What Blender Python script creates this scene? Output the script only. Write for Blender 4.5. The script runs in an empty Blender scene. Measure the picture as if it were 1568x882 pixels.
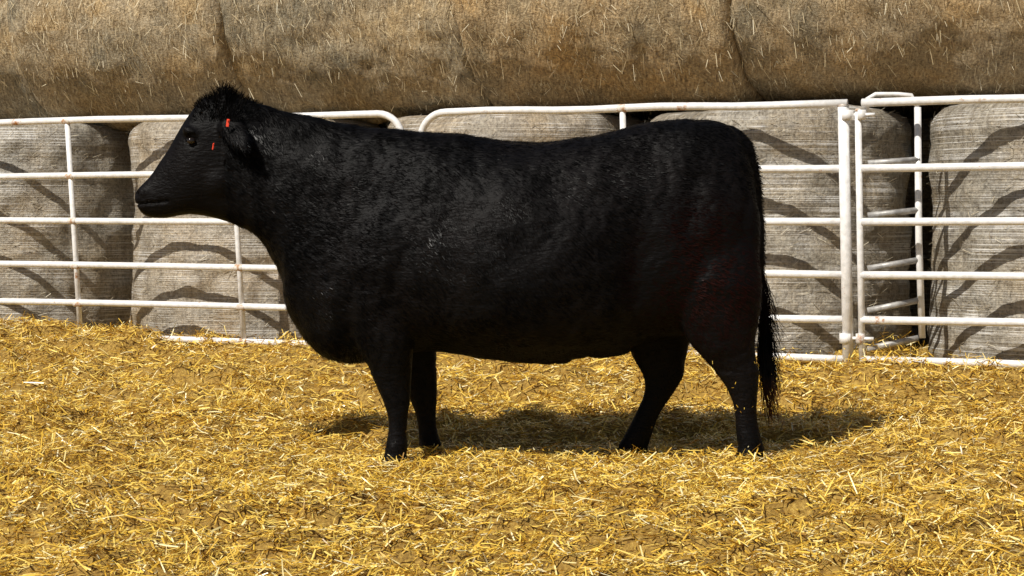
import bpy, bmesh, math, random
import numpy as np
from mathutils import Vector, Matrix, noise as mnoise
random.seed(7); rng=np.random.default_rng(11)
scene=bpy.context.scene
COL=scene.collection

# ------------------------------------------------------------------ helpers
def mesh_np(name, V, F):
    """V (n,3) array, F (m,k) array, fast mesh creation"""
    me=bpy.data.meshes.new(name); V=np.asarray(V,dtype=np.float32); F=np.asarray(F,dtype=np.int32)
    m,k=F.shape
    me.vertices.add(len(V)); me.vertices.foreach_set('co',V.ravel())
    me.loops.add(m*k); me.loops.foreach_set('vertex_index',F.ravel())
    me.polygons.add(m); me.polygons.foreach_set('loop_start',np.arange(0,m*k,k,dtype=np.int32))
    me.update(calc_edges=True); me.validate()
    return me
def add_obj(name, me, mat=None, parent=None, smooth=False):
    ob=bpy.data.objects.new(name,me); COL.objects.link(ob)
    if mat and len(me.materials)==0: me.materials.append(mat)
    if parent: ob.parent=parent
    if smooth: me.polygons.foreach_set('use_smooth',[True]*len(me.polygons))
    return ob
def empty(name):
    e=bpy.data.objects.new(name,None); COL.objects.link(e); return e
def unit(a): return a/np.maximum(np.linalg.norm(a,axis=1,keepdims=True),1e-9)
def ribbons(P,D,N,L,W):
    S=unit(np.cross(D,N))*W[:,None]*.5
    E=P+D*L[:,None]; n=len(P)
    V=np.empty((n,4,3)); V[:,0]=P-S; V[:,1]=P+S; V[:,2]=E+S*.8; V[:,3]=E-S*.8
    return V.reshape(-1,3), np.arange(n*4).reshape(n,4)
def ribbons2(P,D,N,L,W,bend):
    S=unit(np.cross(D,N))*W[:,None]*.5
    M=P+D*L[:,None]*.5+N*(L*bend)[:,None]; E=P+D*L[:,None]; n=len(P)
    V=np.empty((n,6,3)); V[:,0]=P-S;V[:,1]=P+S;V[:,2]=M-S;V[:,3]=M+S;V[:,4]=E-S*.7;V[:,5]=E+S*.7
    b=np.arange(n)[:,None]*6
    F=np.concatenate([b+np.array([[0,1,3,2]]),b+np.array([[2,3,5,4]])],axis=0)
    return V.reshape(-1,3),F
def catmull(K,sub):
    K=np.asarray(K,float); out=[]
    n=len(K)
    for i in range(n-1):
        p0=K[max(i-1,0)];p1=K[i];p2=K[i+1];p3=K[min(i+2,n-1)]
        for j in range(sub):
            t=j/sub
            out.append(.5*((2*p1)+(-p0+p2)*t+(2*p0-5*p1+4*p2-p3)*t*t+(-p0+3*p1-3*p2+p3)*t**3))
    out.append(K[-1]); return np.array(out)
def tube_data(pts,rad,seg=12):
    pts=[Vector(p) for p in pts]; n=len(pts)
    if not hasattr(rad,'__len__'): rad=[rad]*n
    V=[];F=[]; prev=None
    for i,p in enumerate(pts):
        t=(pts[min(i+1,n-1)]-pts[max(i-1,0)]).normalized()
        if prev is None:
            a=Vector((0,0,1)) if abs(t.z)<.9 else Vector((1,0,0)); prev=t.cross(a).normalized()
        prev=(prev-t*prev.dot(t)).normalized(); b=t.cross(prev)
        for k in range(seg):
            a=2*math.pi*k/seg; V.append(p+(prev*math.cos(a)+b*math.sin(a))*rad[i])
    for i in range(n-1):
        for k in range(seg):
            F.append([i*seg+k,i*seg+(k+1)%seg,(i+1)*seg+(k+1)%seg,(i+1)*seg+k])
    F.append(list(range(seg))[::-1]); F.append([(n-1)*seg+k for k in range(seg)])
    return V,F
def merge(parts):
    V=[];F=[]
    for v,f in parts:
        o=len(V); V+= [tuple(x) for x in v]; F+=[[i+o for i in q] for q in f]
    return V,F
def mesh_py(name,V,F):
    me=bpy.data.meshes.new(name); me.from_pydata(V,[],F); me.update(); return me
def make_mat(name):
    m=bpy.data.materials.new(name); m.use_nodes=True; nt=m.node_tree
    return m,nt,nt.nodes['Principled BSDF']
def N_(nt,t,**kw):
    n=nt.nodes.new(t)
    for k,v in kw.items():
        if k in n.inputs: n.inputs[k].default_value=v
        else: setattr(n,k,v)
    return n
def ramp(nt,src,stops,interp='LINEAR'):
    r=nt.nodes.new('ShaderNodeValToRGB'); cr=r.color_ramp; cr.interpolation=interp
    while len(cr.elements)<len(stops): cr.elements.new(.5)
    for e,(p,c) in zip(cr.elements,stops): e.position=p; e.color=(*c,1)
    nt.links.new(src,r.inputs[0]); return r
def mix(nt,a,b,f,mode='MIX'):
    m=nt.nodes.new('ShaderNodeMix'); m.data_type='RGBA'; m.blend_type=mode
    for s,v in ((m.inputs[6],a),(m.inputs[7],b),(m.inputs[0],f)):
        if isinstance(v,(int,float)): s.default_value=v
        elif isinstance(v,tuple): s.default_value=(*v,1)
        else: nt.links.new(v,s)
    return m.outputs[2]

# ------------------------------------------------------------------ camera, sun, sky
cam=bpy.data.cameras.new('camera'); co=bpy.data.objects.new('camera',cam); COL.objects.link(co)
co.location=(0,-9,1.03); co.rotation_euler=(math.radians(90-1.962),0,0)
cam.sensor_width=36; cam.lens=74.4; cam.clip_end=2000; cam.clip_start=.1
scene.camera=co
sd=Vector((.73,.84,-1.2)).normalized()
sun=bpy.data.lights.new('sun','SUN'); sun.energy=5.0; sun.angle=math.radians(.5); sun.color=(1,.95,.86)
so=bpy.data.objects.new('sun',sun); COL.objects.link(so); so.location=(-6,-8,10)
so.rotation_euler=sd.to_track_quat('-Z','Y').to_euler()
w=bpy.data.worlds.new('World'); scene.world=w; w.use_nodes=True; nt=w.node_tree
sky=nt.nodes.new('ShaderNodeTexSky'); sky.sky_type='NISHITA'; sky.sun_disc=False
sky.sun_elevation=math.asin(-sd.z); sky.sun_rotation=math.atan2(-sd.x,-sd.y)
bg=nt.nodes['Background']; bg.inputs[1].default_value=.05; nt.links.new(sky.outputs[0],bg.inputs[0])
scene.view_settings.view_transform='Standard'; scene.view_settings.look='None'; scene.view_settings.exposure=0

# ------------------------------------------------------------------ ground
waves=[]
for lam,amp,n in ((1.6,.008,6),(.7,.008,8),(.33,.008,10),(.16,.0052,14)):
    for i in range(n):
        a=random.uniform(0,math.pi*2); k=2*math.pi/(lam*random.uniform(.7,1.4))
        waves.append((k*math.cos(a),k*math.sin(a),random.uniform(0,6.28),amp))
def smooth(t): t=np.clip(t,0,1); return t*t*(3-2*t)
def ground_base(x,y):
    yy=y+.459*x*smooth((y-1)/2)               # bed banks up along the fence line
    z=.20*smooth((yy-.45)/2.8)
    z=z+np.where(y<0,.045*np.maximum(y,-5),0)
    z=z+.10*np.exp(-((x+3.3)/.9)**2-((y-4.5)/.7)**2)+.07*np.exp(-((x-2.05)/.22)**2-((y-2.75)/.3)**2)
    return z
def ground_h(x,y):
    x=np.asarray(x,float); y=np.asarray(y,float)
    z=ground_base(x,y)
    near=np.exp(-(np.hypot(x/12,(y-1)/12))**4)
    flat=np.exp(-(x/1.5)**4-((y-.05)/.85)**4)      # trodden flat under the cow
    near=near*(1-.78*flat)
    for kx,ky,p,a in waves: z=z+a*near*np.sin(kx*x+ky*y+p)
    return z-.050*flat
def axis(lo,hi,d,far):
    fine=np.arange(lo,hi+1e-6,d); g=[hi]; 
    while g[-1]<far: g.append(g[-1]+ (g[-1]-hi)*.5+d*4)
    gl=[lo]
    while gl[-1]>-far: gl.append(gl[-1]-(lo-gl[-1])*.5-d*4)
    return np.concatenate([gl[:0:-1],fine,g[1:]])
xs=axis(-5,5,.03,400); ys=axis(-4.5,6.5,.03,400)
X,Y=np.meshgrid(xs,ys); Z=ground_h(X,Y)
V=np.stack([X,Y,Z],-1).reshape(-1,3); nx=len(xs);ny=len(ys)
i=np.arange(ny-1)[:,None]*nx+np.arange(nx-1)[None]; i=i.ravel()
F=np.stack([i,i+1,i+nx+1,i+nx],1)
m_ground,nt,b=make_mat('straw_litter')
tc=N_(nt,'ShaderNodeTexCoord')
n1=N_(nt,'ShaderNodeTexNoise',Scale=60.0,Detail=5.0,Roughness=.7); nt.links.new(tc.outputs['Object'],n1.inputs['Vector'])
r1=ramp(nt,n1.outputs[0],[(.3,(.12,.06,.010)),(.5,(.40,.235,.04)),(.7,(.68,.46,.11))])
nt.links.new(r1.outputs[0],b.inputs['Base Color'])
b.inputs['Roughness'].default_value=.85
bp=N_(nt,'ShaderNodeBump',Strength=1.0,Distance=.02); nt.links.new(n1.outputs[0],bp.inputs['Height']); nt.links.new(bp.outputs[0],b.inputs['Normal'])
add_obj('ground',mesh_np('ground',V,F),m_ground,smooth=True)

def straw_mat(name,stops,rough=.42,spec=.5,lo=(.80,.76,.70)):
    m,nt,b=make_mat(name)
    g=N_(nt,'ShaderNodeNewGeometry')
    r=ramp(nt,g.outputs['Random Per Island'],stops)
    tc=N_(nt,'ShaderNodeTexCoord'); n=N_(nt,'ShaderNodeTexNoise',Scale=3.0,Detail=2.0); nt.links.new(tc.outputs['Object'],n.inputs['Vector'])
    r2=ramp(nt,n.outputs[0],[(.3,lo),(.62,(1,1,1))])
    nt.links.new(mix(nt,r.outputs[0],r2.outputs[0],1.0,'MULTIPLY'),b.inputs['Base Color'])
    b.inputs['Roughness'].default_value=rough; b.inputs['Specular IOR Level'].default_value=spec
    return m
m_straw=straw_mat('golden_straw',[(0,(.30,.15,.012)),(.17,(.64,.38,.038)),(.5,(.87,.58,.085)),(.82,(.94,.72,.18)),(1,(.98,.91,.60))],.34,.7,(.84,.80,.74))
def scatter_at(x,y,zlift,Lr,Wr,tilt):
    n=len(x)
    z=ground_h(x,y)+rng.uniform(0,1,n)**1.5*zlift
    a=rng.uniform(0,2*np.pi,n); t=rng.normal(0,tilt,n)
    D=np.stack([np.cos(a)*np.cos(t),np.sin(a)*np.cos(t),np.sin(t)],1)
    Nn=unit(np.stack([rng.normal(0,.5,n),rng.normal(0,.5,n),np.ones(n)],1))
    Nn=unit(Nn-D*(Nn*D).sum(1,keepdims=True))
    L=rng.uniform(*Lr,n)*rng.uniform(.6,1.1,n); W=rng.uniform(*Wr,n)
    P=np.stack([x,y,z],1)-D*(L*.5)[:,None]
    return ribbons2(P,D,Nn,L,W,rng.normal(0,.07,n))
def scatter_straw(n,ylo,yhi,zlift,Lr,Wr,tilt,extra=1.0):
    y=rng.uniform(ylo,yhi,n*2); hw=.242*(9+y)+extra
    x=rng.uniform(-1,1,n*2)*3.9*1.2; k=np.abs(x)<hw; x=x[k][:n]; y=y[k][:n]
    k=y<(3.419-.459*x+.30); x=x[k];y=y[k]
    return scatter_at(x,y,zlift,Lr,Wr,tilt)
parts=[scatter_straw(125000,-4.2,1.5,.038,(.025,.09),(.003,.0068),.28),
       scatter_straw(75000,1.0,5.6,.038,(.03,.10),(.0035,.0080),.28),
       scatter_straw(9000,-4.2,5.4,.055,(.06,.14),(.004,.007),.24),
       scatter_straw(6000,-4.2,5.4,.050,(.04,.11),(.003,.006),.6)]
for hx,hy in ((-.51,.06),(-.36,.40),(1.03,.06),(.54,.40)):
    parts.append(scatter_at(hx+rng.normal(0,.10,260),hy-.02+rng.normal(0,.07,260),.040,(.04,.09),(.003,.006),.45))
ncl=90; cxs=rng.uniform(-2.6,2.6,ncl); cys=rng.uniform(-4,2.6,ncl)
for k in range(ncl):
    q=int(rng.integers(60,200)); s_=rng.uniform(.05,.14)
    if abs(cys[k]-.1)<.55 and abs(cxs[k])<1.4: continue
    parts.append(scatter_at(cxs[k]+rng.normal(0,s_,q),cys[k]+rng.normal(0,s_,q),.075,(.04,.12),(.003,.006),.5))
q=3500; xx=rng.uniform(-3.6,3.0,q); parts.append(scatter_at(xx,3.40-.459*xx+rng.normal(0,.06,q),.06,(.04,.12),(.003,.006),.5))
# heap under the hinge post
q=500; parts.append(scatter_at(2.06+rng.normal(0,.10,q),2.62+rng.normal(0,.10,q),.11,(.04,.12),(.003,.006),.6))
Vs=[];Fs=[];o=0
for v,f in parts: Vs.append(v);Fs.append(f+o);o+=len(v)
add_obj('straw_bedding',mesh_np('straw_bedding',np.concatenate(Vs),np.concatenate(Fs)),m_straw)

# ------------------------------------------------------------------ fence line frame
U=Vector((.909,-.4172,0)).normalized(); Nb=Vector((.4172,.909,0)).normalized()
def fl(X,z,off=0):
    return Vector((X,3.419-.459*X,z))+Nb*off
m_paint,nt,b=make_mat('white_gate_paint')
tc=N_(nt,'ShaderNodeTexCoord')
n1=N_(nt,'ShaderNodeTexNoise',Scale=7.0,Detail=6.0,Roughness=.7); nt.links.new(tc.outputs['Object'],n1.inputs['Vector'])
n2=N_(nt,'ShaderNodeTexNoise',Scale=30.0,Detail=4.0); nt.links.new(tc.outputs['Object'],n2.inputs['Vector'])
rr=ramp(nt,n1.outputs[0],[(.62,(0,0,0)),(.70,(1,1,1))])
rd=ramp(nt,n2.outputs[0],[(.3,(.66,.65,.63)),(.6,(.84,.83,.83))])
nt.links.new(mix(nt,rd.outputs[0],(.42,.19,.07),rr.outputs[0]),b.inputs['Base Color']); b.inputs['Roughness'].default_value=.45
bp=N_(nt,'ShaderNodeBump',Strength=.25,Distance=.004); nt.links.new(n2.outputs[0],bp.inputs['Height']); nt.links.new(bp.outputs[0],b.inputs['Normal'])
m_rust,nt,b=make_mat('rusty_weld')
tc=N_(nt,'ShaderNodeTexCoord');n1=N_(nt,'ShaderNodeTexNoise',Scale=40.0,Detail=5.0); nt.links.new(tc.outputs['Object'],n1.inputs['Vector'])
r=ramp(nt,n1.outputs[0],[(.4,(.70,.67,.62)),(.62,(.45,.26,.14))]); nt.links.new(r.outputs[0],b.inputs['Base Color']); b.inputs['Roughness'].default_value=.8
m_shaded_rail,nt,b=make_mat('shaded_rail_grey')  # shade on the set-back panel's rails, painted in as a darker grey
tc=N_(nt,'ShaderNodeTexCoord');n1=N_(nt,'ShaderNodeTexNoise',Scale=25.0,Detail=5.0); nt.links.new(tc.outputs['Object'],n1.inputs['Vector'])
r=ramp(nt,n1.outputs[0],[(.35,(.26,.25,.24)),(.65,(.50,.49,.47))]); nt.links.new(r.outputs[0],b.inputs['Base Color']); b.inputs['Roughness'].default_value=.5; b.inputs['Metallic'].default_value=.3

RZ=[1.643,1.286,.995,.705,.460,.242]
def rail(x0,x1,z,off=0,r=.0205,z1=None):
    z1=z if z1 is None else z1; n=14; pts=[]
    ph=random.uniform(0,6)
    for i in range(n+1):
        t=i/n; pts.append(fl(x0+(x1-x0)*t, z+(z1-z)*t+.007*math.sin(ph+t*5)*math.sin(math.pi*t), off))
    return tube_data(pts,r,12)
def gate(name,x0,x1,verts,round0=False,round1=False,rz=RZ,off=0,lean=0,rad=.0205):
    g=empty(name); rails=[]; R=.15
    zt=rz[0]; zb=rz[-1]
    pts=[]
    if round0:
        pts+= [fl(x0,zb,off),fl(x0,zt-R*1.6,off)]
        for i in range(1,9):
            a=math.pi/2*i/8; pts.append(fl(x0+R*(1-math.cos(a)),zt-R+R*math.sin(a),off))
    else: pts.append(fl(x0,zt,off))
    for i in range(1,10): pts.append(fl(x0+.2+(x1-x0-.4)*i/10,zt+.005*math.sin(i*1.3),off))
    if round1:
        for i in range(0,9):
            a=math.pi/2*i/8; pts.append(fl(x1-R+R*math.sin(a),zt-R+R*math.cos(a),off))
        pts+= [fl(x1,zt-R*1.6,off),fl(x1,zb,off)]
    else: pts.append(fl(x1,zt,off))
    rails.append(tube_data(pts,rad+.001,12))
    for z in rz[1:]: rails.append(rail(x0+.002,x1-.002,z,off,rad))
    v,f=merge(rails); add_obj('rails',mesh_py('rails',v,f),m_paint,g,True)
    def vx_at(vx,z): return vx-lean*((z-.9)/1.4)
    vs=[]
    for vx in verts:
        vs.append(tube_data([fl(vx_at(vx,zt),zt-.012,off+.004),fl(vx,.9,off+.005),fl(vx_at(vx,zb),zb,off+.004)],.0175,12))
    if vs: v,f=merge(vs); add_obj('uprights',mesh_py('uprights',v,f),m_paint,g,True)
    ws=[]
    for vx in verts:
        for z in rz: 
            q=vx_at(vx,z)
            ws.append(tube_data([fl(q-.028,z,off),fl(q-.018,z,off),fl(q+.018,z,off),fl(q+.028,z,off)],[rad+.0002,rad+.0025,rad+.0025,rad+.0002],10))
    if ws: v,f=merge(ws); add_obj('weld_collars',mesh_py('weld_collars',v,f),m_rust,g,True)
    return g
gate('livestock_gate',-5.6,-.66,[-4.1,-2.84,-1.715],round1=True,lean=.085)
gate('livestock_gate',-.543,1.83,[.647],round0=True,lean=.03,rad=.0215)
gate('livestock_gate',1.905,5.3,[3.2,4.3],lean=.03,rad=.022)
def post(name,x,z0,z1,r,off=0,lean=0):
    g=empty(name)
    v,f=tube_data([fl(x-lean,z1,off),fl(x-lean/2,(z0+z1)/2,off),fl(x,z0,off)],r,16)
    add_obj('pole',mesh_py('pole',v,f),m_paint,g,True)
    parts=[]
    for z in (1.55,.33):
        parts.append(tube_data([fl(x-lean*.4,z,off-.0),fl(x-lean*.4,z+.055,off)],r+.007,16))
        parts.append(tube_data([fl(x-lean*.4,z+.028,off),fl(x+.055,z+.028,off)],.010,8))
    v,f=merge(parts); add_obj('hinge_clamps',mesh_py('hinge_clamps',v,f),m_paint,g,True)
    v,f=tube_data([fl(x-lean,z1-.002,off),fl(x-lean,z1+.012,off)],[r+.003,r*.6],16); add_obj('cap',mesh_py('cap',v,f),m_rust,g,True)
    return g
post('fence_post',1.845,.1,1.628,.031,0,.035)
post('fence_post',1.915,.12,1.60,.0185,.0,.03)
g=empty('corral_panel'); parts=[]
for (za,zb_) in ((1.315,1.335),(1.03,1.06),(.74,.787),(.51,.566),(.30,.36)):
    parts.append(tube_data([fl(1.93,za,.03),fl(2.16,zb_,.15)],.017,12))
v,f=merge(parts); add_obj('rails',mesh_py('rails',v,f),m_shaded_rail,g,True)
v,f=merge([tube_data([fl(2.15,1.62,.15),fl(2.16,.9,.15),fl(2.18,.36,.15)],.019,12),
           tube_data([fl(1.92,1.60,.03),fl(1.925,1.665,.03),fl(1.96,1.69,.05),fl(2.06,1.69,.10),fl(2.12,1.685,.13),fl(2.15,1.62,.15)],.013,10)])
add_obj('frame',mesh_py('frame',v,f),m_paint,g,True)

# ------------------------------------------------------------------ round bales
def bale_mat(name,cols,net,grey,bump=.8,fx=(14,70),var=((.86,.89,.92),(1.06,.97,.82))):
    m,nt,b=make_mat(name)
    tc=N_(nt,'ShaderNodeTexCoord'); oi=N_(nt,'ShaderNodeObjectInfo')
    sep=N_(nt,'ShaderNodeSeparateXYZ'); nt.links.new(tc.outputs['Object'],sep.inputs[0])
    at=N_(nt,'ShaderNodeMath',operation='ARCTAN2'); nt.links.new(sep.outputs[1],at.inputs[0]); nt.links.new(sep.outputs[0],at.inputs[1])
    cmb=N_(nt,'ShaderNodeCombineXYZ'); nt.links.new(at.outputs[0],cmb.inputs[0]); nt.links.new(sep.outputs[2],cmb.inputs[1]); nt.links.new(oi.outputs['Random'],cmb.inputs[2])
    def noi(sx,sy,det=5.0,rough=.65,rot=0):
        mp=N_(nt,'ShaderNodeMapping')
        mp.inputs['Scale'].default_value=(sx,sy,37.0); 
        src=cmb.outputs[0]
        if rot:
            m0=N_(nt,'ShaderNodeMapping'); m0.inputs['Rotation'].default_value=(0,0,rot); nt.links.new(src,m0.inputs[0]); src=m0.outputs[0]
        nt.links.new(src,mp.inputs[0])
        n=N_(nt,'ShaderNodeTexNoise',Scale=1.0,Detail=det,Roughness=rough); nt.links.new(mp.outputs[0],n.inputs['Vector']); return n.outputs[0]
    fib=noi(fx[0],fx[1],6.0,.75,.22 if not net else 0)
    fib2=noi(60,50,4.0,.7)
    pat=noi(2.2,2.8,4.0,.6)
    r1=ramp(nt,fib,[(.32,cols[0]),(.46,cols[1]),(.60,cols[2]),(.74,cols[3])])
    r2=ramp(nt,fib2,[(.33,(.50,.47,.43)),(.5,(.97,.97,.97)),(.70,(1.35,1.32,1.25))])
    c=mix(nt,r1.outputs[0],r2.outputs[0],1.0,'MULTIPLY')
    r3=ramp(nt,pat,[(.33,grey[0]),(.50,grey[1]),(.66,grey[2])])
    c=mix(nt,c,r3.outputs[0],1.0,'MULTIPLY')
    rv=ramp(nt,oi.outputs['Random'],[(0,var[0]),(.5,(1,1,1)),(1,var[1])])
    c=mix(nt,c,rv.outputs[0],1.0,'MULTIPLY')
    ad=N_(nt,'ShaderNodeMath',operation='ADD'); nt.links.new(fib,ad.inputs[0]); nt.links.new(fib2,ad.inputs[1]); h=ad.outputs[0]
    if net:
        stv=noi(26,2.2,4.0,.6); rst=ramp(nt,stv,[(.36,(.78,.76,.74)),(.55,(1,1,1)),(.7,(1.08,1.08,1.08))])
        c=mix(nt,c,rst.outputs[0],1.0,'MULTIPLY')
        wv=noi(.5,150,1.0,.5)
        rn=ramp(nt,wv,[(.52,(0,0,0)),(.60,(1,1,1))])
        brk=noi(3.5,5,3.0); rb=ramp(nt,brk,[(.44,(.10,.10,.10)),(.64,(1,1,1))])
        f=mix(nt,rn.outputs[0],rb.outputs[0],1.0,'MULTIPLY')
        sc=N_(nt,'ShaderNodeMath',operation='MULTIPLY'); nt.links.new(f,sc.inputs[0]); sc.inputs[1].default_value=net
        c=mix(nt,c,(.84,.83,.81),sc.outputs[0])
        b.inputs['Roughness'].default_value=.38
        a2=N_(nt,'ShaderNodeMath',operation='ADD'); nt.links.new(h,a2.inputs[0]); nt.links.new(wv,a2.inputs[1]); h=a2.outputs[0]
    else: b.inputs['Roughness'].default_value=.75
    nt.links.new(c,b.inputs['Base Color'])
    bp=N_(nt,'ShaderNodeBump',Strength=bump,Distance=.012); nt.links.new(h,bp.inputs['Height']); nt.links.new(bp.outputs[0],b.inputs['Normal'])
    return m
m_top=bale_mat('weathered_hay',[(.15,.108,.062),(.385,.30,.185),(.55,.45,.30),(.82,.73,.56)],0,[(.60,.64,.68),(.98,.97,.96),(1.12,1.0,.80)],.95,var=((.84,.90,.96),(1.06,.97,.82)))
m_low=bale_mat('net_wrapped_hay',[(.20,.17,.13),(.33,.29,.23),(.42,.38,.31),(.55,.51,.43)],.62,[(.78,.79,.81),(1,.98,.96),(1.10,1.0,.86)],.55,(20,50),((.88,.91,.94),(1.10,.93,.70)))
m_flk=straw_mat('loose_hay',[(0,(.17,.11,.055)),(.4,(.44,.34,.19)),(.75,(.64,.54,.34)),(1,(.90,.84,.65))],.5,.4)
m_flk2=straw_mat('loose_hay_grey',[(0,(.18,.15,.10)),(.5,(.36,.31,.23)),(.85,(.50,.45,.34)),(1,(.76,.70,.56))],.5,.4)
def bale(name,mat,fmat,R,L,loc,rot,nfl,seed,squash=(1,1),nlong=0,e=.12):
    g=empty(name); g.location=loc; g.rotation_euler=rot
    prof=[(0,-L/2),(R*.35,-L/2),(R*.7,-L/2)]
    for i in range(7):
        a=math.pi/2*i/6; prof.append((R-e+e*math.sin(a),-L/2+e-e*math.cos(a)))
    for i in range(1,46): prof.append((R,-L/2+e+(L-2*e)*i/46))
    for i in range(7):
        a=math.pi/2*i/6; prof.append((R-e+e*math.cos(a),L/2-e+e*math.sin(a)))
    prof+= [(R*.7,L/2),(R*.35,L/2),(0,L/2)]
    seg=170; V=[]
    sv=Vector((seed*3.7,seed*1.3,seed*9.1))
    for (r,z) in prof:
        for k in range(seg):
            a=2*math.pi*k/seg; p=Vector((r*math.cos(a),r*math.sin(a),z))
            d=.040*mnoise.noise(p*1.6+sv)+.026*mnoise.noise(p*4.5+sv)+.013*mnoise.noise(p*13+sv)
            ring=.003*math.sin(z*34+3*mnoise.noise(p*1.2+sv))
            rr=r*(1+(d+ring)/R) if r>0 else 0
            V.append((rr*math.cos(a)*squash[0],rr*math.sin(a)*squash[1],z+ (.03*mnoise.noise(p*2.5+sv) if r<R*.99 else 0)))
    F=[]; n=len(prof)
    for i in range(n-1):
        for k in range(seg): F.append([i*seg+k,i*seg+(k+1)%seg,(i+1)*seg+(k+1)%seg,(i+1)*seg+k])
    me=mesh_np('hay',np.array(V),np.array(F)); add_obj('hay',me,mat,g,True)
    nt_=nfl+nlong
    a=rng.uniform(0,2*np.pi,nt_); z=rng.uniform(-L/2+.02,L/2-.02,nt_); rr=R+rng.uniform(-.012,.014,nt_)
    edge=np.minimum(L/2-np.abs(z),e); rr=rr-(e-np.sqrt(np.maximum(e*e-(e-edge)**2,0)))
    P=np.stack([rr*np.cos(a)*squash[0],rr*np.sin(a)*squash[1],z],1)
    for q in range(0,nt_):
        pp=Vector((R*math.cos(a[q]),R*math.sin(a[q]),z[q])); d=.040*mnoise.noise(pp*1.6+sv)+.026*mnoise.noise(pp*4.5+sv)
        P[q,0]+=d*math.cos(a[q]); P[q,1]+=d*math.sin(a[q])
    Nr=np.stack([np.cos(a),np.sin(a),0*a],1); T=np.stack([-np.sin(a),np.cos(a),0*a],1); Zv=np.array([[0,0,1.]])
    th=rng.normal(.2,.5,nt_)[:,None]; out=rng.normal(.06,.16,nt_); out[nfl:]=rng.uniform(.2,.9,nlong); out=out[:,None]
    D=unit(T*np.cos(th)+Zv*np.sin(th)+Nr*out)
    LL=rng.uniform(.02,.07,nt_); LL[nfl:]=rng.uniform(.04,.10,nlong)
    v,f=ribbons(P,D,unit(Nr+rng.normal(0,.3,(nt_,3))),LL,rng.uniform(.0018,.004,nt_))
    add_obj('loose_stalks',mesh_np('loose_stalks',v,f),fmat,g)
    return g
def copy_bale(src,loc,rot):
    g=empty('round_hay_bale'); g.location=loc; g.rotation_euler=rot
    for ch in list(src.children):
        o=bpy.data.objects.new(ch.name.split('.')[0],ch.data); COL.objects.link(o); o.parent=g
    return g
ang=math.atan2(U.y,U.x)
lower=[]; upper=[]
for k,(x,off,R,h) in enumerate([(-5.5,1.05,.80,1.50),(-3.83,1.00,.83,1.50),(-2.12,1.00,.85,1.50),(-.40,1.02,.84,1.50),(1.20,.94,.78,1.50),(2.82,.96,.83,1.50),(4.5,1.05,.82,1.5)]):
    p=fl(x,.15+h/2,off); lower.append(bale('round_hay_bale',m_low,m_flk2,R,h,p,(0,0,k*1.1),3200,k+1))
bx=[-6.77,-5.05,-3.50,-2.01,-.46,1.10,2.75,4.4,6.0]
for k in range(len(bx)-1):
    xm=(bx[k]+bx[k+1])/2; L=(bx[k+1]-bx[k])/.909+.05
    dz=[0,.02,.01,.02,.06,.07,.11,.07][k]
    p=fl(xm,1.63+.80+dz,1.06+[0,.06,-.02,.04,-.03,0.02,-.02,0][k])
    q=(Matrix.Rotation(ang,4,'Z')@Matrix.Rotation(math.pi/2,4,'Y')@Matrix.Rotation(k*.9,4,'Z')).to_euler()
    upper.append((bale('round_hay_bale',m_top,m_flk,.80,L,p,q,7500,k+20,nlong=900,e=.085),xm,q))
for k,x in enumerate([-5.3,-3.6,-1.95,-.3,1.35,3.0]):
    copy_bale(lower[(k*2+1)%7],fl(x-.2,.15+.75,2.75),(0,0,k*2.1))
for k,x in enumerate([-4.9,-3.2,-1.5,.2,1.9]):
    copy_bale(upper[(k*3+1)%8][0],fl(x,2.45,2.75),upper[0][2])

# ------------------------------------------------------------------ cow
Y0=.27
S=350.0   # profile units per metre
def CX(u,s=S): return (u-784)/s
def CZ(v,s=S): return 1.03-(v-330)/s
cow=empty('cow')
sec=[ # top(u,v)  bottom(u,v)  half width
 (1157,330,1157,352,.03),(1154,272,1156,420,.14),(1143,228,1146,480,.19),(1122,200,1118,505,.23),(1088,184,1080,512,.26),(1045,181,1038,518,.28),
 (995,189,988,528,.30),(935,203,932,540,.335),(870,212,870,550,.365),(810,216,810,557,.37),(750,213,750,550,.355),(690,207,690,540,.325),
 (632,202,624,540,.28),(588,197,570,552,.255),(550,191,522,556,.235),(520,185,486,543,.205),(494,180,460,513,.175),(466,175,440,474,.150),
 (437,169,430,425,.125),(409,161,396,368,.108),(372,150,356,344,.098),(338,147,322,333,.097),(306,156,292,329,.095),(283,186,272,331,.084),
 (262,222,255,334,.067),(244,249,241,334,.057),(229,269,229,332,.054),(217,282,218,327,.053),(209,291,211,317,.042),(206,299,207,309,.02)]
K=catmull([(CX(a),CZ(b_),CX(c_),CZ(d),w_) for a,b_,c_,d,w_ in sec],5)
seg=48; V=[];F=[]
for (tx,tz,bx_,bz,w_) in K:
    cx,cz=(tx+bx_)/2,(tz+bz)/2; vx,vz=(tx-bx_)/2,(tz-bz)/2
    for k in range(seg):
        a=2*math.pi*k/seg; ca,sa=math.cos(a),math.sin(a)
        e=2/2.2
        s_=math.copysign(abs(sa)**e,sa); c_=math.copysign(abs(ca)**e,ca)
        wf=w_*(1-.12*s_)
        V.append((cx+vx*s_,Y0+wf*c_,cz+vz*s_))
for i in range(len(K)-1):
    for k in range(seg): F.append([i*seg+k,i*seg+(k+1)%seg,(i+1)*seg+(k+1)%seg,(i+1)*seg+k])
F.append(list(range(seg))[::-1]); F.append([(len(K)-1)*seg+k for k in range(seg)])
parts=[(V,F)]
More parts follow.
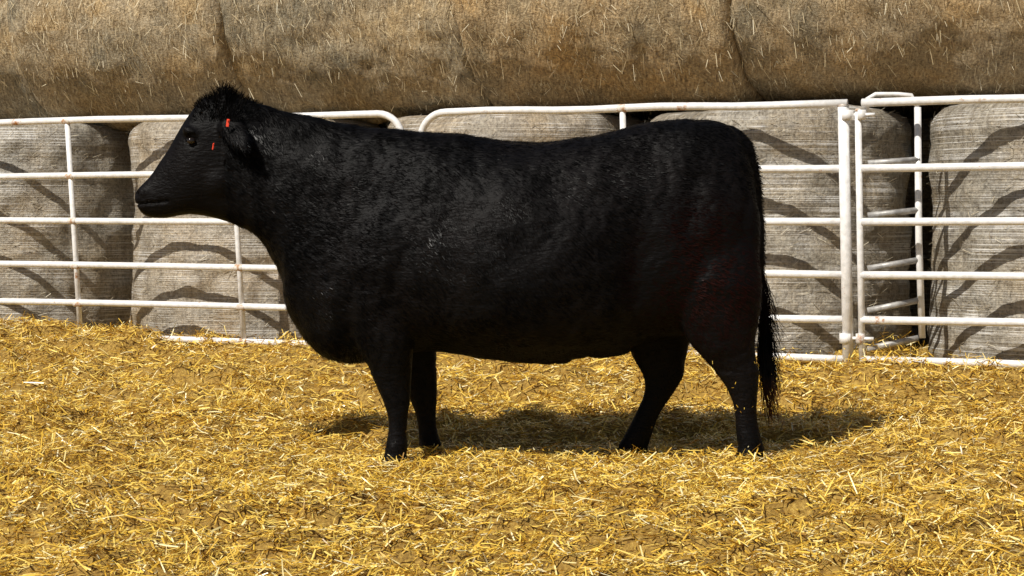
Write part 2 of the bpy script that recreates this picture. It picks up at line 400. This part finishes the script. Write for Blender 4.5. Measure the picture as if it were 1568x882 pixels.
def leg(pts,s,hoof_z):
    K=[]
    for (u,v,hw,yo,hy) in pts: K.append((CX(u,s),CZ(v,s),hw/s,Y0+yo,hy))
    K=catmull(K,6); V=[];F=[];sg=28
    for (x,z,hw,y,hy) in K:
        for k in range(sg):
            a=2*math.pi*k/sg; V.append((x+hw*math.cos(a),y+hy*math.sin(a),max(z,hoof_z)))
    for i in range(len(K)-1):
        for k in range(sg): F.append([i*sg+k,i*sg+(k+1)%sg,(i+1)*sg+(k+1)%sg,(i+1)*sg+k])
    F.append(list(range(sg))[::-1]); F.append([(len(K)-1)*sg+k for k in range(sg)])
    return V,F
sn,sf=356.,344.
parts.append(leg([(585,330,40,-.14,.07),(580,420,60,-.155,.11),(585,490,53,-.160,.10),(592,545,40,-.158,.078),(600,583,30,-.155,.055),(606,615,22,-.155,.045),(608,643,15,-.155,.035),(607,668,14.5,-.155,.033),(606,684,17,-.155,.039),(604,697,17,-.155,.037),(602,707,21,-.155,.043),(601,722,22,-.155,.045)],sn,-.065))
parts.append(leg([(610,420,50,.16,.09),(618,490,46,.165,.09),(632,545,38,.16,.07),(643,585,28,.155,.052),(649,615,21,.155,.045),(652,640,15.5,.155,.035),(655,663,15,.155,.033),(659,682,17.5,.155,.039),(663,695,18,.155,.041),(665,712,21,.155,.045)],sf,-.065))
parts.append(leg([(1075,280,45,-.10,.09),(1082,350,70,-.13,.115),(1088,420,76,-.155,.115),(1098,475,68,-.168,.095),(1106,520,54,-.168,.075),(1120,555,40,-.165,.055),(1135,587,28,-.16,.045),(1141,616,20,-.16,.038),(1144,645,18,-.16,.035),(1148,670,19.5,-.16,.040),(1152,687,21,-.16,.041),(1151,702,25,-.16,.046),(1150,718,27,-.16,.049)],sn,-.065))
parts.append(leg([(1050,400,70,.16,.11),(1022,460,62,.165,.10),(1007,510,52,.165,.08),(1009,548,41,.165,.060),(1016,576,32,.165,.046),(1009,604,24,.165,.038),(994,632,19,.165,.035),(983,655,19.5,.165,.039),(975,673,21.5,.165,.042),(968,689,24,.165,.045),(964,708,26,.165,.048)],sf,-.065))
def ellips(c,r,rot=0,sg=24):
    V=[];F=[]
    M=Matrix.Rotation(rot,3,'Y')
    for i in range(sg//2+1):
        t=math.pi*i/(sg//2)
        for k in range(sg):
            a=2*math.pi*k/sg; p=M@Vector((r[0]*math.sin(t)*math.cos(a),r[1]*math.sin(t)*math.sin(a),r[2]*math.cos(t)))
            V.append((c[0]+p.x,c[1]+p.y,c[2]+p.z))
    for i in range(sg//2):
        for k in range(sg): F.append([i*sg+k,i*sg+(k+1)%sg,(i+1)*sg+(k+1)%sg,(i+1)*sg+k])
    return V,F
parts+= [ellips((CX(1038,sf),Y0+.165,CZ(572,sf)),(.030,.026,.050),.3),
 ellips((CX(1154,sn),Y0-.16,CZ(574,sn)),(.026,.026,.050),.2),
 ellips((CX(598),Y0-.180,CZ(390)),(.20,.105,.28),.25), ellips((CX(598),Y0+.18,CZ(390)),(.20,.105,.28),.25),
 ellips((CX(1070),Y0-.155,CZ(345)),(.20,.128,.26)), ellips((CX(1070),Y0+.155,CZ(345)),(.20,.128,.26)),
 ellips((CX(297),Y0-.076,CZ(204)),(.045,.026,.020),.5), ellips((CX(297),Y0+.076,CZ(204)),(.045,.026,.020),.5),
 ellips((CX(338),Y0-.060,CZ(278)),(.085,.048,.085),.2), ellips((CX(338),Y0+.060,CZ(278)),(.085,.048,.085),.2),
 ellips((CX(221),Y0,CZ(295)),(.035,.062,.028),.4), ellips((CX(231),Y0,CZ(323)),(.036,.045,.022),.1),
 ellips((CX(347),Y0,CZ(155)),(.05,.06,.045)),
 ellips((CX(925),Y0,CZ(532)),(.13,.13,.045)), ellips((CX(845),Y0,CZ(549)),(.09,.04,.030)), ellips((CX(512),Y0,CZ(502)),(.11,.11,.12),.5)]
def ear(side):
    V=[];F=[]; sg=16; n=12
    root=Vector((CX(350),Y0+side*.080,CZ(188))); tip=Vector((CX(388),Y0+side*.190,CZ(232)))
    if side>0: tip=Vector((CX(372),Y0+side*.24,CZ(178)))
    d=(tip-root); dl=d.length; d.normalize()
    up=Vector((.75,.15,.55)) if side<0 else Vector((-.35,0,1))
    up=(up-d*up.dot(d)).normalized(); th=d.cross(up)
    for i in range(n+1):
        t=i/n; wd=.052*math.sin(math.pi*min(1,.22+.78*t))**.75+.002; tk=.014*(1-t)+.007
        for k in range(sg):
            a=2*math.pi*k/sg; V.append(tuple(root+d*dl*t+up*wd*math.cos(a)+th*(tk*math.sin(a))))
    for i in range(n):
        for k in range(sg): F.append([i*sg+k,i*sg+(k+1)%sg,(i+1)*sg+(k+1)%sg,(i+1)*sg+k])
    F.append(list(range(sg))[::-1]); F.append([n*sg+k for k in range(sg)])
    return V,F
parts+=[ear(-1),ear(1)]
tp=catmull([(CX(1112),Y0,CZ(200)),(CX(1142),Y0-.02,CZ(224)),(CX(1156),Y0-.03,CZ(270)),(CX(1159),Y0-.035,CZ(340)),(CX(1161),Y0-.045,CZ(410)),(CX(1164),Y0-.05,CZ(470)),(CX(1167),Y0-.05,CZ(510))],6)
parts.append(tube_data([tuple(p) for p in tp],list(np.linspace(.032,.012,len(tp))),14))
V,F=merge(parts)
me=mesh_py('cow_raw',V,F)
bm=bmesh.new(); bm.from_mesh(me); bmesh.ops.recalc_face_normals(bm,faces=bm.faces); bm.to_mesh(me); bm.free()
tmp=bpy.data.objects.new('tmp',me); COL.objects.link(tmp)
rm=tmp.modifiers.new('r','REMESH'); rm.mode='VOXEL'; rm.voxel_size=.009
sm=tmp.modifiers.new('s','SMOOTH'); sm.factor=.6; sm.iterations=9
dg=bpy.context.evaluated_depsgraph_get(); dg.update()
me2=bpy.data.meshes.new_from_object(tmp.evaluated_get(dg)); me2.name='body'
bpy.data.objects.remove(tmp)
nv=len(me2.vertices); print('COW VERTS',nv)
co_=np.empty(nv*3,dtype=np.float32); me2.vertices.foreach_get('co',co_); co_=co_.reshape(-1,3)
no_=np.empty(nv*3,dtype=np.float32); me2.vertices.foreach_get('normal',no_); no_=no_.reshape(-1,3)
disp=np.zeros(nv)
eye=Vector((CX(298),Y0-.093,CZ(216)))
for i in range(nv):
    p=Vector(co_[i]); q=Vector((p.x*1.0,p.y,p.z*.8))
    d=.014*mnoise.noise(q*4.0+Vector((3,1,8)))+.006*mnoise.noise(q*11)+.003*mnoise.noise(q*34)
    if CX(400)<p.x<CX(540) and p.z>CZ(520): d+=.0016*math.sin(p.x*55+p.z*22+5*mnoise.noise(q*3))
    d-=.020*math.exp(-((p.x-CX(975))/.10)**2-((p.z-CZ(390))/.22)**2)
    d-=.014*math.exp(-((p.x-CX(690))/.07)**2-((p.z-CZ(380))/.30)**2)
    if p.x<-1.25: 
        d=.35*(.016*mnoise.noise(q*4.0+Vector((3,1,8)))+.007*mnoise.noise(q*12))
        if (p-eye).length<.032: d-=.005
        mz=CZ(313)+(p.x-CX(212))*.10
        if p.x<CX(262) and abs(p.z-mz)<.006: d-=.008
        for s_ in (-1,1):
            if (p-Vector((CX(214),Y0+s_*.036,CZ(297)))).length<.014: d-=.011
    if p.z<.35: d*=.5
    disp[i]=d
co_=co_+no_*disp[:,None]
me2.vertices.foreach_set('co',co_.astype(np.float32).ravel()); me2.update()
m_coat,nt,b=make_mat('black_coat')
tc=N_(nt,'ShaderNodeTexCoord')
n1=N_(nt,'ShaderNodeTexNoise',Scale=2.2,Detail=4.0); nt.links.new(tc.outputs['Object'],n1.inputs['Vector'])
r=ramp(nt,n1.outputs[0],[(.4,(.0025,.0023,.0025)),(.62,(.005,.004,.004))]); nt.links.new(r.outputs[0],b.inputs['Base Color'])
b.inputs['Roughness'].default_value=.5; b.inputs['Specular IOR Level'].default_value=.08
mp=N_(nt,'ShaderNodeMapping'); mp.inputs['Scale'].default_value=(30,90,90); nt.links.new(tc.outputs['Object'],mp.inputs[0])
n2=N_(nt,'ShaderNodeTexNoise',Scale=1.0,Detail=4.0); nt.links.new(mp.outputs[0],n2.inputs['Vector'])
bp=N_(nt,'ShaderNodeBump',Strength=.6,Distance=.008); nt.links.new(n2.outputs[0],bp.inputs['Height']); nt.links.new(bp.outputs[0],b.inputs['Normal'])
add_obj('body',me2,m_coat,cow,True)
m_hair,nt,b=make_mat('black_hair')
g_=N_(nt,'ShaderNodeNewGeometry'); tc=N_(nt,'ShaderNodeTexCoord')
r=ramp(nt,g_.outputs['Random Per Island'],[(0,(.0012,.0012,.0013)),(.8,(.0030,.0028,.0028)),(1,(.006,.005,.0045))])
sp=N_(nt,'ShaderNodeVectorMath',operation='DISTANCE'); nt.links.new(tc.outputs['Object'],sp.inputs[0]); sp.inputs[1].default_value=(CX(1080),Y0-.3,CZ(430))
rb=ramp(nt,sp.outputs['Value'],[(.05,(1,1,1)),(.42,(0,0,0))])
c=mix(nt,r.outputs[0],(.020,.0048,.0035),rb.outputs[0])
sp2=N_(nt,'ShaderNodeVectorMath',operation='DISTANCE'); nt.links.new(tc.outputs['Object'],sp2.inputs[0]); sp2.inputs[1].default_value=(CX(1186),Y0-.05,CZ(640))
rb2=ramp(nt,sp2.outputs['Value'],[(.05,(1,1,1)),(.20,(0,0,0))])
c=mix(nt,c,(.050,.020,.009),rb2.outputs[0])
nt.links.new(c,b.inputs['Base Color'])
n3=N_(nt,'ShaderNodeTexNoise',Scale=4.5,Detail=4.0,Roughness=.55); nt.links.new(tc.outputs['Object'],n3.inputs['Vector'])
rs=ramp(nt,n3.outputs[0],[(.48,(.012,.012,.012)),(.60,(.06,.06,.06)),(.72,(.26,.26,.26))])
nt.links.new(rs.outputs[0],b.inputs['Specular IOR Level'])
b.inputs['Roughness'].default_value=.38
me2.calc_loop_triangles(); nt3=len(me2.loop_triangles)
tri=np.empty(nt3*3,dtype=np.int32); me2.loop_triangles.foreach_get('vertices',tri); tri=tri.reshape(-1,3)
A,B,C=co_[tri[:,0]],co_[tri[:,1]],co_[tri[:,2]]
ar=np.linalg.norm(np.cross(B-A,C-A),axis=1)/2
NH=140000
wgt=ar*np.where(co_[tri[:,0],0]<CX(430),1.5,1.0)
idx=rng.choice(nt3,NH,p=wgt/wgt.sum()); r1=np.sqrt(rng.random(NH))[:,None]; r2=rng.random(NH)[:,None]
P=A[idx]*(1-r1)+B[idx]*r1*(1-r2)+C[idx]*r1*r2
Nn=unit(no_[tri[idx,0]].astype(float))
x,z=P[:,0],P[:,2]
flow=np.tile(np.array([[1,0,-.55]]),(NH,1)).astype(float)
legm=(z<.47)&(x>-1.0); flow[legm]=[.15,0,-1]
head=x<CX(345); flow[head]=[.5,0,.1]
neck=(x<CX(520))&~head; flow[neck]=[.8,0,-.8]
swirl=np.stack([np.sin(5*z+3*x),0*x,np.cos(4*x-3*z)],1)*.45
flow=flow+swirl*(~legm)[:,None]+rng.normal(0,.15,(NH,3))
T=unit(flow-Nn*(flow*Nn).sum(1,keepdims=True))
lift=rng.uniform(.05,.34,NH)[:,None]
L=np.full(NH,.022); L[legm]=.014; L[neck]=.028; L[head]=.009
poll=(x<CX(400))&(x>CX(300))&(z>CZ(190))
D=unit(T+Nn*lift)
pd=unit(np.stack([.25+.6*(x-CX(345))/.1+rng.normal(0,.35,NH),rng.normal(0,.4,NH),1.0+rng.normal(0,.2,NH)],1))
D[poll]=unit(pd[poll]+Nn[poll]*.3); L[poll]=rng.uniform(.012,.044,poll.sum())*np.exp(-((x[poll]-CX(345))/.085)**2)+.014
crest=(z>CZ(215))&(x>CX(400))&(x<CX(700)); L[crest]=.028
earm=(P[:,1]<Y0-.115)&(x>CX(340))&(x<CX(405))&(z>CZ(255)); L[earm]=.032
brisk=(z<CZ(480))&(x<CX(560))&(x>CX(420)); L[brisk]=.030
L=L*rng.uniform(.6,1.3,NH)
v,f=ribbons(P-Nn*.002,D,unit(Nn+rng.normal(0,.16,(NH,3))),L,rng.uniform(.0014,.0028,NH))
Vs=[v];Fs=[f]
ns=430; t0=rng.random(ns)**.8
px=CX(1151)+rng.normal(.040,.009,ns); py=Y0-.05+rng.normal(0,.014,ns); pz=CZ(410)-t0*(CZ(410)-CZ(555))
tip=np.stack([px+rng.normal(.032,.021,ns)+.02,py+rng.normal(0,.025,ns),pz-rng.uniform(.14,.36,ns)],1)
tip[:,2]=np.maximum(tip[:,2],CZ(655)+rng.uniform(0,.05,ns)); P0=np.stack([px,py,pz],1)
ph=rng.uniform(0,6,ns); prev=P0
for j in range(1,6):
    t=j/5; cur=P0+(tip-P0)*t; cur[:,0]+=.012*np.sin(ph+t*5); cur[:,1]+=.010*np.cos(ph+t*4)
    d=cur-prev; Ls=np.linalg.norm(d,axis=1); v,f=ribbons(prev,unit(d),np.tile([[.2,-1.,0]],(ns,1)),Ls,np.full(ns,.0030*(1.15-t*.6)))
    Vs.append(v);Fs.append(f);prev=cur
o=0;FF=[]
for v,f in zip(Vs,Fs): FF.append(f+o); o+=len(v)
add_obj('coat_hair',mesh_np('coat_hair',np.concatenate(Vs),np.concatenate(FF)),m_hair,cow)
m_eye,nt,b=make_mat('dark_eye'); b.inputs['Base Color'].default_value=(.012,.008,.006,1); b.inputs['Roughness'].default_value=.08
for s_ in (-1,1):
    v,f=ellips((CX(298),Y0+s_*.094,CZ(217)),(.019,.014,.015)); add_obj('eye',mesh_py('eye',v,f),m_eye,cow,True)
nb=60; sel=rng.choice(np.where(((z<.42)&(x>.4)&(P[:,1]<Y0+.05))|((z<.12)))[0],nb)
v,f=ribbons(P[sel]+Nn[sel]*.012,unit(T[sel]+rng.normal(0,.6,(nb,3))),Nn[sel],rng.uniform(.006,.016,nb),rng.uniform(.0018,.003,nb))
add_obj('caught_straw',mesh_np('caught_straw',v,f),m_straw,cow)
m_tag,nt,b=make_mat('red_tag_plastic'); b.inputs['Base Color'].default_value=(.75,.06,.025,1); b.inputs['Roughness'].default_value=.35
def tag(u,v_,yo,w_,h_,name,rot):
    bm=bmesh.new(); bmesh.ops.create_cube(bm,size=1); bmesh.ops.scale(bm,vec=(w_,.004,h_),verts=bm.verts)
    bmesh.ops.bevel(bm,geom=bm.edges[:],offset=.0015,segments=2,affect='EDGES')
    r_=bmesh.ops.create_cone(bm,cap_ends=True,segments=12,radius1=w_*.32,radius2=w_*.25,depth=.008)
    bmesh.ops.rotate(bm,verts=r_['verts'],matrix=Matrix.Rotation(math.pi/2,3,'X')); bmesh.ops.translate(bm,verts=r_['verts'],vec=(0,-.004,h_*.28))
    me=bpy.data.meshes.new(name); bm.to_mesh(me); bm.free(); ob=add_obj(name,me,m_tag,cow)
    ob.location=(CX(u),Y0+yo,CZ(v_)); ob.rotation_euler=(0,rot,-.2)
tag(357,191,-.165,.013,.034,'ear_tag',.15)
tag(334,226,-.150,.006,.030,'ear_tag_lower',.2)
